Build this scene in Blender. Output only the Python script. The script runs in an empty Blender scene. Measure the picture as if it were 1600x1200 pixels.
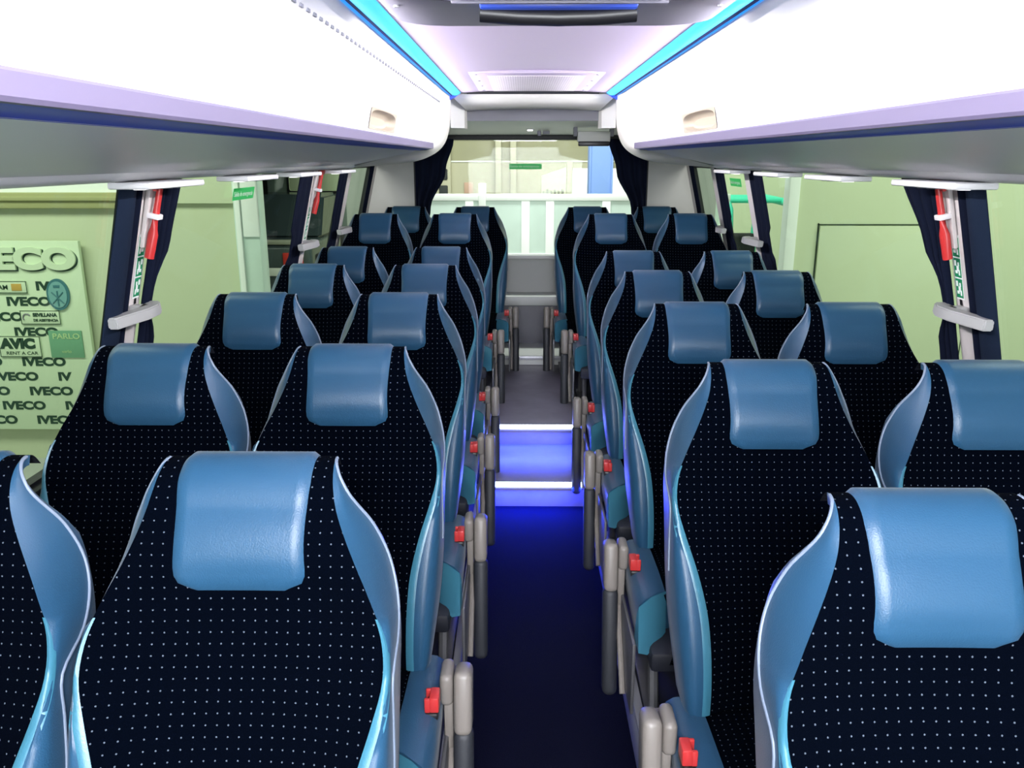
import bpy, bmesh, math, random
from mathutils import Vector, Matrix
random.seed(4)
PI = math.pi
scn = bpy.context.scene
COL = scn.collection

# ------------------------------------------------------------------ camera, world, lights, exposure
CAMX, CAMZ = -0.067, 1.53
cd = bpy.data.cameras.new('camera'); cam = bpy.data.objects.new('camera', cd); COL.objects.link(cam)
cd.sensor_width = 36; cd.lens = 36*1290/1600; cd.clip_start = .02; cd.clip_end = 200
cam.location = (CAMX, 0, CAMZ)
cam.rotation_euler = (math.radians(90-15.26), 0, math.radians(0.62))
scn.camera = cam

w = bpy.data.worlds.new('world'); scn.world = w; w.use_nodes = True
wn = w.node_tree; bg = wn.nodes['Background']
bg.inputs[0].default_value = (.93, .97, 1.0, 1); bg.inputs[1].default_value = .3

scn.view_settings.view_transform = 'Standard'; scn.view_settings.look = 'None'
scn.view_settings.gamma = 1; scn.view_settings.exposure = 0.0
scn.view_settings.use_curve_mapping = False

def area(name, loc, rot, sx, sy, power, color, spread=PI):
    l = bpy.data.lights.new(name, 'AREA'); l.shape = 'RECTANGLE'; l.size = sx; l.size_y = sy
    l.energy = power; l.color = color; l.spread = spread
    o = bpy.data.objects.new(name, l); COL.objects.link(o); o.location = loc; o.rotation_euler = rot
    return o
# white LED tubes lying in the two ceiling coves (rot so that local -Z looks at the opposite rack)
for s in (-1, 1):
    area('cove_tube', (s*.462, 1.40, 1.846), (0, s*math.radians(86), 0), .018, 6.9, 39, (1, .965, .99), math.radians(84))
# light of the hall falling through the windscreen behind the camera
area('windscreen_light', (0, -2.35, 1.30), (math.radians(76), 0, 0), 1.9, .85, 55, (.90, .95, 1), math.radians(110))
# unseen fill lamp added over the driver's end to brighten the front seats
area('front_fill_lamp', (.0, -.45, 1.86), (math.radians(42), 0, 0), .9, .25, 110, (.95, .97, 1))
# blue glow of the step lights
area('step_glow', (0, 3.455, .105), (math.radians(-38), 0, 0), .44, .02, 17, (.01, .03, 1))
area('step_glow', (0, 3.985, .205), (math.radians(-38), 0, 0), .44, .02, 6, (.02, .05, 1))
# hall lamps outside, hung above the walls
area('hall_lamp', (-4.6, 3.6, 4.2), (math.radians(35), 0, 0), 5, 1.2, 300, (1, .98, .92))
area('hall_lamp', (4.6, 3.6, 4.2), (math.radians(35), 0, 0), 5, 1.2, 300, (1, .98, .92))
area('hall_lamp', (.3, 11.0, 5.4), (math.radians(38), 0, 0), 8, 1.2, 420, (1, .99, .94))
area('hall_lamp', (.3, 7.6, 4.8), (math.radians(25), 0, 0), 5, .8, 300, (1, 1, .98))

# ------------------------------------------------------------------ materials
MATS = {}
def mat(name, color, rough=.5, metal=0, noise=0, nscale=20, bump=0, bscale=200, spec=.5, coat=0, coatr=.15, sheen=0, emit=None, estr=0):
    m = bpy.data.materials.new(name); m.use_nodes = True; nt = m.node_tree
    b = nt.nodes['Principled BSDF']
    b.inputs['Base Color'].default_value = (*color, 1); b.inputs['Roughness'].default_value = rough
    b.inputs['Metallic'].default_value = metal; b.inputs['Specular IOR Level'].default_value = spec
    if coat: b.inputs['Coat Weight'].default_value = coat; b.inputs['Coat Roughness'].default_value = coatr
    if sheen: b.inputs['Sheen Weight'].default_value = sheen; b.inputs['Sheen Roughness'].default_value = .4
    tc = nt.nodes.new('ShaderNodeTexCoord')
    if noise:
        n = nt.nodes.new('ShaderNodeTexNoise'); n.inputs['Scale'].default_value = nscale; n.inputs['Detail'].default_value = 4
        mr = nt.nodes.new('ShaderNodeMapRange'); mr.inputs['To Min'].default_value = 1-noise; mr.inputs['To Max'].default_value = 1+noise
        mx = nt.nodes.new('ShaderNodeMix'); mx.data_type = 'RGBA'; mx.blend_type = 'MULTIPLY'; mx.inputs[0].default_value = 1
        mx.inputs[6].default_value = (*color, 1)
        nt.links.new(tc.outputs['Object'], n.inputs['Vector']); nt.links.new(n.outputs['Fac'], mr.inputs['Value'])
        nt.links.new(mr.outputs[0], mx.inputs[7]); nt.links.new(mx.outputs[2], b.inputs['Base Color'])
    if bump:
        n2 = nt.nodes.new('ShaderNodeTexNoise'); n2.inputs['Scale'].default_value = bscale; n2.inputs['Detail'].default_value = 3
        bp = nt.nodes.new('ShaderNodeBump'); bp.inputs['Strength'].default_value = bump; bp.inputs['Distance'].default_value = .002
        nt.links.new(tc.outputs['Object'], n2.inputs['Vector']); nt.links.new(n2.outputs['Fac'], bp.inputs['Height'])
        nt.links.new(bp.outputs[0], b.inputs['Normal'])
    if emit:
        b.inputs['Emission Color'].default_value = (*emit, 1); b.inputs['Emission Strength'].default_value = estr
    MATS[name] = m
    return m

M_leather = mat('blue_leather', (.0155, .064, .128), .38, spec=.4, sheen=.08, bump=.2, bscale=420, noise=.06, nscale=9)
M_band = mat('teal_band', (.038, .155, .225), .34, bump=.15, bscale=420)
M_piping = mat('pale_piping', (.16, .20, .27), .45)
M_shell = mat('seat_shell_plastic', (.012, .014, .022), .6)
M_beige = mat('beige_plastic', (.20, .178, .16), .42, bump=.1, bscale=500)
M_pad = mat('armrest_rubber', (.022, .024, .03), .55, bump=.2, bscale=600)
M_red = mat('buckle_red', (.50, .03, .03), .35)
M_blackp = mat('black_plastic', (.008, .008, .01), .4)
M_steel = mat('seat_frame_metal', (.18, .18, .19), .4, metal=.6)
M_white = mat('white_moulding', (.86, .84, .86), .38)
M_ceiling = mat('ceiling_panel', (.42, .36, .50), .45, noise=.02, nscale=3)
M_under = mat('rack_underside', (.86, .85, .87), .45, coat=.6, coatr=.4)
M_lip = mat('rack_lip', (.17, .145, .235), .45)
M_channel = mat('rack_channel_blue_reflection', (.09, .13, .62), .5)  # blue LED light reflected in the channel, put into its base colour
M_channel_dark = mat('strip_dark_line', (.004, .008, .09), .6)
M_recess = mat('recess_cream', (.46, .40, .32), .6)
M_nose = mat('rack_nose_cream', (.80, .77, .72), .4)
M_grey = mat('grey_trim', (.58, .58, .55), .55, noise=.03, nscale=6)
M_greyd = mat('recess_grey', (.22, .22, .25), .7)
M_wallp = mat('interior_wall_panel', (.40, .41, .39), .6, noise=.04, nscale=8)
M_pillar = mat('pillar_cover', (.62, .58, .57), .5)
M_rubber = mat('window_rubber', (.01, .011, .012), .6)
M_curtain = mat('navy_curtain', (.004, .0065, .018), .95, spec=.1, bump=.3, bscale=300)
M_curtain2 = mat('navy_curtain_band', (.007, .014, .032), .9, spec=.12, bump=.3, bscale=300)
M_strap = mat('tieback_grey', (.36, .36, .36), .5)
M_carpet = mat('aisle_carpet', (.002, .0025, .009), 1, spec=.08, noise=.5, nscale=300, bump=.8, bscale=500)
M_plat = mat('platform_vinyl', (.012, .013, .024), .7, noise=.2, nscale=30)
M_tread = mat('tread_vinyl', (.20, .19, .23), .45, noise=.35, nscale=7, bump=.2, bscale=60)
M_riser = mat('riser_vinyl', (.09, .09, .11), .5, noise=.2, nscale=10)
M_nosing = mat('nosing_metal', (.55, .55, .6), .35, metal=.3)
M_ledge = mat('rear_ledge', (.55, .56, .54), .45)
M_frame = mat('white_frame', (.85, .86, .86), .4)
M_blue_end = mat('blue_strip_end', (.01, .05, .8), .3, emit=(.005, .05, .9), estr=.8)
M_green = mat('sticker_green', (.01, .22, .09), .4)
M_wsticker = mat('sticker_white', (.8, .82, .8), .4)
M_dark = mat('dark_ink', (.01, .02, .014), .6)
M_lampglow = mat('lamp_glow', (1, 1, 1), .4, emit=(1, 1, 1), estr=2.5)
M_strip = mat('cyan_light_strip', (.02, .12, .2), .4, emit=(.05, .60, 1), estr=1.25)
M_stripd = mat('blue_light_line', (.02, .2, .8), .4, emit=(.01, .30, 1), estr=.95)
M_stepled = mat('step_led', (.8, .9, 1), .4, emit=(.62, .76, 1), estr=9)
M_hatch = mat('hatch_frame', (.15, .145, .19), .45)
M_hatchin = mat('hatch_panel', (.66, .66, .78), .35)
M_bluep = mat('hatch_blue_plastic', (.03, .08, .5), .3)

def fabric():
    m = bpy.data.materials.new('dotted_fabric'); m.use_nodes = True; nt = m.node_tree; b = nt.nodes['Principled BSDF']
    b.inputs['Roughness'].default_value = 1; b.inputs['Specular IOR Level'].default_value = .02
    uv = nt.nodes.new('ShaderNodeUVMap')
    sc_ = nt.nodes.new('ShaderNodeVectorMath'); sc_.operation = 'SCALE'; sc_.inputs[3].default_value = 1/.0155
    fr = nt.nodes.new('ShaderNodeVectorMath'); fr.operation = 'FRACTION'
    sb = nt.nodes.new('ShaderNodeVectorMath'); sb.operation = 'SUBTRACT'; sb.inputs[1].default_value = (.5, .5, 0)
    ln = nt.nodes.new('ShaderNodeVectorMath'); ln.operation = 'LENGTH'
    lt = nt.nodes.new('ShaderNodeMath'); lt.operation = 'LESS_THAN'; lt.inputs[1].default_value = .078
    mx = nt.nodes.new('ShaderNodeMix'); mx.data_type = 'RGBA'
    mx.inputs[6].default_value = (.0002, .0008, .0028, 1); mx.inputs[7].default_value = (.075, .095, .125, 1)
    L = nt.links.new
    L(uv.outputs[0], sc_.inputs[0]); L(sc_.outputs[0], fr.inputs[0]); L(fr.outputs[0], sb.inputs[0]); L(sb.outputs[0], ln.inputs[0])
    L(ln.outputs['Value'], lt.inputs[0]); L(lt.outputs[0], mx.inputs[0]); L(mx.outputs[2], b.inputs['Base Color'])
    n2 = nt.nodes.new('ShaderNodeTexNoise'); n2.inputs['Scale'].default_value = 900
    bp = nt.nodes.new('ShaderNodeBump'); bp.inputs['Strength'].default_value = .5; bp.inputs['Distance'].default_value = .001
    L(uv.outputs[0], n2.inputs['Vector']); L(n2.outputs['Fac'], bp.inputs['Height']); L(bp.outputs[0], b.inputs['Normal'])
    return m
M_fabric = fabric()

def glass(name, tint, gloss=.06):
    m = bpy.data.materials.new(name); m.use_nodes = True; nt = m.node_tree
    for n in list(nt.nodes): nt.nodes.remove(n)
    out = nt.nodes.new('ShaderNodeOutputMaterial'); t = nt.nodes.new('ShaderNodeBsdfTransparent'); g = nt.nodes.new('ShaderNodeBsdfGlossy')
    t.inputs[0].default_value = (*tint, 1); g.inputs['Roughness'].default_value = .02
    mx = nt.nodes.new('ShaderNodeMixShader'); mx.inputs[0].default_value = gloss
    nt.links.new(t.outputs[0], mx.inputs[1]); nt.links.new(g.outputs[0], mx.inputs[2]); nt.links.new(mx.outputs[0], out.inputs[0])
    return m
M_glass = glass('tinted_side_glass', (.84, .93, .84))
M_glassr = glass('rear_glass', (.93, .97, .94), .008)

# ------------------------------------------------------------------ helpers
def link(name, me, m=None, parent=None):
    o = bpy.data.objects.new(name, me); COL.objects.link(o)
    if m is not None and not me.materials: me.materials.append(m)
    if parent: o.parent = parent
    return o
def build(name, bm, m, parent=None, smooth=True, angle=40):
    bmesh.ops.recalc_face_normals(bm, faces=bm.faces)
    me = bpy.data.meshes.new(name); bm.to_mesh(me); bm.free()
    for p in me.polygons: p.use_smooth = smooth
    if smooth: me.set_sharp_from_angle(angle=math.radians(angle))
    return link(name, me, m, parent)
def thing(name, label, cat, loc=(0, 0, 0), rotz=0, group=None):
    o = bpy.data.objects.new(name, None); COL.objects.link(o); o.location = loc; o.rotation_euler = (0, 0, rotz)
    o.empty_display_size = .05
    return tag(o, label, cat, group)
def tag(o, label, cat, group=None):
    o['label'] = label; o['category'] = cat
    if group: o['group'] = group
    return o
def struct(o, label=None):
    o['kind'] = 'structure'
    if label: o['label'] = label
    return o
def box(bm, x0, x1, y0, y1, z0, z1, bev=0, seg=2, rot=None, piv=None):
    r = bmesh.ops.create_cube(bm, size=1)
    vs = r['verts']
    for v in vs:
        v.co = Vector((x0+(v.co.x+.5)*(x1-x0), y0+(v.co.y+.5)*(y1-y0), z0+(v.co.z+.5)*(z1-z0)))
    if bev:
        es = list({e for v in vs for e in v.link_edges})
        rb = bmesh.ops.bevel(bm, geom=es, offset=bev, segments=seg, profile=.5, affect='EDGES')
        vs = list({v for f in rb['faces'] for v in f.verts} | {v for v in vs if v.is_valid})
    if rot is not None:
        p = Vector(piv or ((x0+x1)/2, (y0+y1)/2, (z0+z1)/2))
        bmesh.ops.rotate(bm, cent=p, matrix=rot, verts=[v for v in vs if v.is_valid])
    return bm
def mbox(name, d, m, parent=None, bev=.003, seg=2):
    bm = bmesh.new(); box(bm, *d, bev=bev, seg=seg); return build(name, bm, m, parent)
def loft(bm, rings, close_u=False, caps=False, uvs=None):
    """rings: list of lists of points; quads between them"""
    V = [[bm.verts.new(p) for p in r] for r in rings]
    n = len(rings[0]); uvl = bm.loops.layers.uv.verify() if uvs else None
    for i in range(len(rings)-1):
        for j in range(n if close_u else n-1):
            k = (j+1) % n
            try: f = bm.faces.new((V[i][j], V[i][k], V[i+1][k], V[i+1][j]))
            except ValueError: continue
            if uvs:
                for lp, (a, b) in zip(f.loops, ((i, j), (i, k), (i+1, k), (i+1, j))): lp[uvl].uv = uvs[a][b]
    if caps:
        bm.faces.new(V[0]); bm.faces.new(list(reversed(V[-1])))
    return V
def tube(bm, pts, r, n=10, caps=True):
    pts = [Vector(p) for p in pts]; rings = []
    up = Vector((0, 0, 1))
    for i, p in enumerate(pts):
        t = (pts[min(i+1, len(pts)-1)]-pts[max(i-1, 0)]).normalized()
        a = t.cross(up)
        if a.length < .05: a = t.cross(Vector((1, 0, 0)))
        a.normalize(); b = t.cross(a).normalized()
        rr = r[i] if isinstance(r, (list, tuple)) else r
        rings.append([p+rr*(math.cos(2*PI*k/n)*a+math.sin(2*PI*k/n)*b) for k in range(n)])
    loft(bm, rings, True, caps)
def prism(bm, poly, axis, a, b):
    """poly of 2D points, extruded on axis ('x','y','z') between a and b"""
    def P(u, v, t):
        return {'x': (t, u, v), 'y': (u, t, v), 'z': (u, v, t)}[axis]
    r0 = [P(u, v, a) for u, v in poly]; r1 = [P(u, v, b) for u, v in poly]
    loft(bm, [r0, r1], True, True)
def cyl(bm, c, r, h, axis='z', n=20, r2=None):
    m = {'z': Matrix(), 'x': Matrix.Rotation(PI/2, 4, 'Y'), 'y': Matrix.Rotation(PI/2, 4, 'X')}[axis]
    bmesh.ops.create_cone(bm, cap_ends=True, segments=n, radius1=r, radius2=r if r2 is None else r2, depth=h, matrix=Matrix.Translation(c) @ m)
def cr(pts, n):
    """catmull-rom resampling of tuples"""
    out = []
    P = [pts[0]]+list(pts)+[pts[-1]]
    for i in range(1, len(P)-2):
        for k in range(n):
            t = k/n
            out.append(tuple(.5*((2*P[i][c])+(-P[i-1][c]+P[i+1][c])*t+(2*P[i-1][c]-5*P[i][c]+4*P[i+1][c]-P[i+2][c])*t*t
                             + (-P[i-1][c]+3*P[i][c]-3*P[i+1][c]+P[i+2][c])*t**3) for c in range(len(pts[0]))))
    out.append(tuple(pts[-1]))
    return out
def text_bm(bm, txt, size, origin, xdir, updir, off=0.0, stretch=1.0, depth=.002, align='LEFT'):
    cu = bpy.data.curves.new('t', 'FONT'); cu.body = txt; cu.size = size; cu.offset = off; cu.extrude = depth/2; cu.align_x = align
    o = bpy.data.objects.new('t', cu); COL.objects.link(o)
    dg = bpy.context.evaluated_depsgraph_get()
    me = bpy.data.meshes.new_from_object(o.evaluated_get(dg))
    X = Vector(xdir).normalized(); U = Vector(updir).normalized(); N = X.cross(U)
    for v in me.vertices:
        c = v.co; v.co = Vector(origin)+X*c.x*stretch+U*c.y+N*c.z
    bm.from_mesh(me)
    bpy.data.objects.remove(o); bpy.data.curves.remove(cu); bpy.data.meshes.remove(me)

# ------------------------------------------------------------------ the coach shell
def wx(z): return 1.04+(1.5-z)*.24            # inner face of the leaning side wall
Y0, YR = -2.2, 5.96
# floors
bm = bmesh.new(); box(bm, -.25, .25, Y0, 3.50, -.04, 0); struct(build('floor', bm, M_carpet, smooth=False))
for s, nm in ((-1, 'left'), (1, 'right')):
    bm = bmesh.new()
    x0, x1 = sorted((s*.252, s*1.23))
    box(bm, x0, x1, Y0, 4.22, -.04, .11, .004)
    box(bm, x0, x1, 4.22, YR, -.04, .22, .004)
    struct(build('floor_'+nm, bm, M_plat))
    # pale edge rail along the aisle
    bm = bmesh.new()
    a, b = sorted((s*.238, s*.262)); box(bm, a, b, Y0, 3.47, .100, .118, .003)
    box(bm, *sorted((s*.238, s*.2515)), Y0, 3.47, .0, .1, .001)
    struct(build('trim_%d' % (1 if s < 0 else 2), bm, M_nosing))
def stairs():
    bm = bmesh.new()
    box(bm, -.25, .25, 3.49, 4.03, -.03, .112, .003); box(bm, -.25, .25, 4.02, 5.34, -.03, .212, .003)
    struct(build('floor_steps', bm, M_tread), 'mottled grey vinyl steps climbing the aisle')
    bm = bmesh.new()
    box(bm, -.25, .25, 5.32, 5.76, -.03, .262, .003)
    struct(build('floor_rear', bm, M_ledge), 'pale low step at the rear end of the aisle')
    bm = bmesh.new()
    box(bm, -.25, .25, 5.31, 5.33, .245, .27, .003)
    struct(build('trim_3', bm, M_nosing))
    bm = bmesh.new()
    box(bm, -1.2, 1.2, 5.76, 5.97, .0, .535, .004)
    struct(build('wall_rear_base', bm, M_riser))
    bm = bmesh.new()
    box(bm, -1.2, 1.2, 5.735, 5.99, .535, .60, .008)
    struct(build('trim_4', bm, M_ledge))
stairs()
for (y, z, h, lab) in ((3.485, .112, .012, 'glowing blue-white light strip on the nearer, lower aisle step'), (4.015, .212, .010, 'glowing blue-white light strip on the farther, upper aisle step')):
    t = thing('step_light', lab, 'light', (0, y, z), 0, 'aisle step lights')
    mbox('light_bar', (-.236, .236, -.012, .008, -.012, .006), M_stepled, t, .003)
    mbox('mounting_rail', (-.25, .25, -.006, .02, -.024, -.012), M_nosing, t, .002)

# side walls below and above the glass
for s, nm in ((-1, 'left'), (1, 'right')):
    bm = bmesh.new()
    prof = [(s*1.225, -.04), (s*1.225, .55), (s*wx(.77), .77), (s*(wx(.77)+.05), .77), (s*1.30, .55), (s*1.30, -.04)]
    prism(bm, prof, 'y', Y0, YR+.06); struct(build('wall_'+nm, bm, M_wallp, smooth=False))
    bm = bmesh.new()
    prof = [(s*wx(1.49), 1.49), (s*1.0, 1.70), (s*.86, 1.86), (s*.9, 1.9), (s*1.06, 1.70), (s*(wx(1.49)+.04), 1.49)]
    prism(bm, prof, 'y', Y0, YR+.06); struct(build('wall_'+nm+'_upper', bm, M_grey, smooth=False))
    # sill trim
    bm = bmesh.new(); a, b = sorted((s*(wx(.77)-.025), s*(wx(.77)+.03)))
    box(bm, a, b, Y0, 5.70, .755, .785, .006); struct(build('trim_%d' % (5 if s < 0 else 6), bm, M_rubber))

# windows: pane + dark rubber frame
PILLS = {-1: [2.165, 3.98, 4.80, 5.62], 1: [2.165, 4.17, 4.90, 5.62]}
def skew_box(bm, s, y0, y1, z0, z1, i0, i1, bev=0):
    """box lying on the leaning wall: i0,i1 = distances inwards from the wall face"""
    ps = []
    for y in (y0, y1):
        ps.append([(s*(wx(z0)-i0), y, z0), (s*(wx(z0)-i1), y, z0), (s*(wx(z1)-i1), y, z1), (s*(wx(z1)-i0), y, z1)])
    loft(bm, ps, True, True)
wn_ = 0
for s in (-1, 1):
    ys = [Y0]+PILLS[s]
    for k in range(4):
        wn_ += 1
        a, b = ys[k], ys[k+1]
        a2, b2 = a+(.03 if k else 0), b-.03
        t = bpy.data.objects.new('window_%d' % wn_, None); COL.objects.link(t); struct(t)
        bm = bmesh.new(); skew_box(bm, s, a2, b2, .77, 1.495, -.022, -.016); build('pane', bm, M_glass, t, False)
        bm = bmesh.new()
        skew_box(bm, s, a2, a2+.022, .77, 1.495, -.03, -.002); skew_box(bm, s, b2-.022, b2, .77, 1.495, -.03, -.002)
        skew_box(bm, s, a2, b2, .77, .795, -.03, -.002); skew_box(bm, s, a2, b2, 1.475, 1.495, -.03, -.002)
        build('window_frame', bm, M_rubber, t, False)
for i in range(4):
    for s in (-1, 1):
        y = PILLS[s][i]
        bm = bmesh.new(); skew_box(bm, s, y-.05, y+.055, .60, 1.50, -.03, .018)
        bmesh.ops.bevel(bm, geom=list(bm.edges), offset=.008, segments=2, affect='EDGES')
        struct(build('trim_pillar_%d' % (i*2+(1 if s < 0 else 2)), bm, M_pillar))

# rear wall with its window
def rear():
    t = bpy.data.objects.new('wall_rear', None); COL.objects.link(t); struct(t)
    bm = bmesh.new()
    box(bm, -1.3, 1.3, 5.94, 6.02, .56, .846)
    for s in (-1, 1):
        box(bm, *sorted((s*.80, s*1.3)), 5.94, 6.02, .846, 1.90)
    build('panel', bm, M_wallp, t, False)
    mbox('window_sill', (-.84, .84, 5.90, 6.0, .840, .868), M_ledge, t, .008)
    bm = bmesh.new()
    box(bm, -1.1, 1.1, 5.89, 6.0, 1.655, 1.685, .004); build('gasket', bm, M_rubber, t)
    bm = bmesh.new()
    for s in (-1, 1): box(bm, *sorted((s*.795, s*.815)), 5.925, 5.96, .86, 1.66)
    build('side_gasket', bm, M_rubber, t)
    wt = bpy.data.objects.new('window_9', None); COL.objects.link(wt); struct(wt)
    mbox('pane', (-.80, .80, 5.965, 5.972, .86, 1.66), M_glassr, wt, 0)
    # header in stepped grey mouldings
    bm = bmesh.new()
    prof = cr([(4.90, 1.880), (4.905, 1.855), (4.925, 1.825), (4.97, 1.803), (5.02, 1.797)], 6)
    rings = []
    for (y, z) in prof:
        rings.append([(x, y, z+.008*(1-(x/.40)**2)*min(1, max(0, (1.87-z)*20))) for x in [(-.44+.08*min(1, max(0, (1.87-z)/.07)))*(1-k/8)-(-.44+.08*min(1, max(0, (1.87-z)/.07)))*(k/8) for k in range(17)][:9]+[]])
    # simple full-width version of the lip
    rings = []
    for (y, z) in prof:
        hw = .465-.075*min(1, max(0, (1.875-z)/.07))
        rings.append([(hw*(k/10-1), y, z+.010*(1-(k/10-1)**2)*min(1, max(0, (1.87-z)/.07))) for k in range(21)])
    rings.append([(x, y+.0, z+.02) for (x, y, z) in rings[-1]])
    loft(bm, rings)
    struct(build('ceiling_lip', bm, M_grey))
    bm = bmesh.new(); box(bm, -1.05, 1.05, 5.09, 5.102, 1.745, 1.93); struct(build('wall_rear_recess', bm, M_greyd))
    bm = bmesh.new()
    prof = cr([(5.10, 1.748), (5.25, 1.742), (5.50, 1.732), (5.66, 1.716)], 5)+[(5.67, 1.715), (5.92, 1.684), (5.96, 1.684), (5.96, 1.93), (5.10, 1.93)]
    prism(bm, prof, 'x', -1.05, 1.05)
    struct(build('ceiling_rear', bm, mat('rear_header', (.80, .80, .76), .5)))
    for s in (-1, 1):
        bm = bmesh.new()
        prism(bm, [(s*.395, 4.99), (s*.47, 4.93), (s*.47, 5.12), (s*.385, 5.10)], 'z', 1.70, 1.90)
        struct(build('trim_%d' % (7 if s < 0 else 8), bm, M_grey))
rear()

# roof / ceiling between the racks
bm = bmesh.new()
rings = []
for y in (Y0, 4.905):
    rings.append([(x, y, 1.885+.02*(1-(x/.41)**2)) for x in [-.41+.082*k for k in range(11)]]+[(1.0, y, 1.96), (-1.0, y, 1.96)])
loft(bm, rings, True, True)
struct(build('ceiling', bm, M_ceiling))
bm = bmesh.new(); box(bm, -1.05, 1.05, 4.90, 6.02, 1.93, 1.98); struct(build('ceiling_back', bm, M_grey))

# ceiling vent grille with screws
def vent_mat():
    m = mat('vent_panel', (.66, .60, .68), .5); nt = m.node_tree; b = nt.nodes['Principled BSDF']
    tc = nt.nodes.new('ShaderNodeTexCoord'); sc_ = nt.nodes.new('ShaderNodeVectorMath'); sc_.operation = 'SCALE'; sc_.inputs[3].default_value = 90
    fr = nt.nodes.new('ShaderNodeVectorMath'); fr.operation = 'FRACTION'
    sb = nt.nodes.new('ShaderNodeVectorMath'); sb.operation = 'SUBTRACT'; sb.inputs[1].default_value = (.5, .5, 0)
    ml = nt.nodes.new('ShaderNodeVectorMath'); ml.operation = 'MULTIPLY'; ml.inputs[1].default_value = (1, 1, 0)
    ln = nt.nodes.new('ShaderNodeVectorMath'); ln.operation = 'LENGTH'
    lt = nt.nodes.new('ShaderNodeMath'); lt.operation = 'LESS_THAN'; lt.inputs[1].default_value = .25
    mx = nt.nodes.new('ShaderNodeMix'); mx.data_type = 'RGBA'; mx.inputs[6].default_value = (.62, .57, .66, 1); mx.inputs[7].default_value = (.34, .30, .38, 1)
    L = nt.links.new
    L(tc.outputs['Object'], sc_.inputs[0]); L(sc_.outputs[0], fr.inputs[0]); L(fr.outputs[0], sb.inputs[0]); L(sb.outputs[0], ml.inputs[0]); L(ml.outputs[0], ln.inputs[0])
    L(ln.outputs['Value'], lt.inputs[0]); L(lt.outputs[0], mx.inputs[0]); L(mx.outputs[2], b.inputs['Base Color'])
    return m
t = thing('ceiling_vent', 'perforated lilac ceiling vent panel held by small screws near the rear', 'vent', (0, 4.35, 1.895))
mbox('vent_frame', (-.30, .30, -.52, .45, -.006, .012), M_ceiling, t, .004)
mbox('grille', (-.22, .22, -.42, .42, -.009, .0), vent_mat(), t, .002)
for x in (-.27, .27):
    for y in (-.47, -.18, .10, .38):
        bm = bmesh.new(); cyl(bm, (x, y, -.007), .007, .004, n=10); build('screw', bm, M_greyd, t)

# roof hatch at the top of the view
def hatch():
    t = thing('roof_hatch', 'grey framed roof hatch with a dark grip bar overhead', 'hatch', (.01, 1.86, 1.895))
    def rr(hx, y0, y1, r):
        pts = []
        for cx, cy, a0 in ((hx-r, y1-r, 0), (-hx+r, y1-r, 90), (-hx+r, y0+r, 180), (hx-r, y0+r, 270)):
            for k in range(7):
                a = math.radians(a0+15*k); pts.append((cx+r*math.cos(a), cy+r*math.sin(a)))
        return pts
    bm = bmesh.new()
    o1 = rr(.385, -.95, .35, .12); o2 = rr(.365, -.93, .33, .11); i1 = rr(.315, -.87, .01, .10); i2 = rr(.30, -.84, -.01, .09)
    loft(bm, [[(x, y, .02) for x, y in o1], [(x, y, -.035) for x, y in o1], [(x, y, -.05) for x, y in o2],
              [(x, y, -.048) for x, y in i1], [(x, y, .0) for x, y in i1], [(x, y, .02) for x, y in i2]], True)
    build('hatch_frame', bm, M_hatch, t)
    bm = bmesh.new(); p = rr(.285, -.82, -.025, .08); q = rr(.26, -.79, -.05, .07)
    loft(bm, [[(x, y, .02) for x, y in p], [(x, y, -.04) for x, y in p], [(x, y, -.058) for x, y in q]], True, True); build('hatch_lid', bm, M_hatchin, t)
    bm = bmesh.new(); p = rr(.33, -.88, .03, .10); prism(bm, p, 'z', .015, .03); build('hatch_seal', bm, M_rubber, t)
    mbox('grip_housing', (-.165, .165, -.005, .105, -.064, -.035), M_bluep, t, .006)
    bm = bmesh.new(); tube(bm, [(-.165, .03, -.068), (-.08, .032, -.074), (.0, .032, -.076), (.08, .032, -.074), (.165, .03, -.068)], .018, 12); build('grip_bar', bm, M_blackp, t)
    mbox('grip_latch', (-.065, .065, .06, .112, -.070, -.058), M_grey, t, .004)
    mbox('lid_slot', (-.22, .22, -.048, -.038, -.062, -.045), M_hatch, t, .002)
    for x in (-.345, .345):
        bm = bmesh.new(); cyl(bm, (x, .05, -.051), .006, .004, n=10); build('screw', bm, M_white, t)
hatch()

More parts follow.
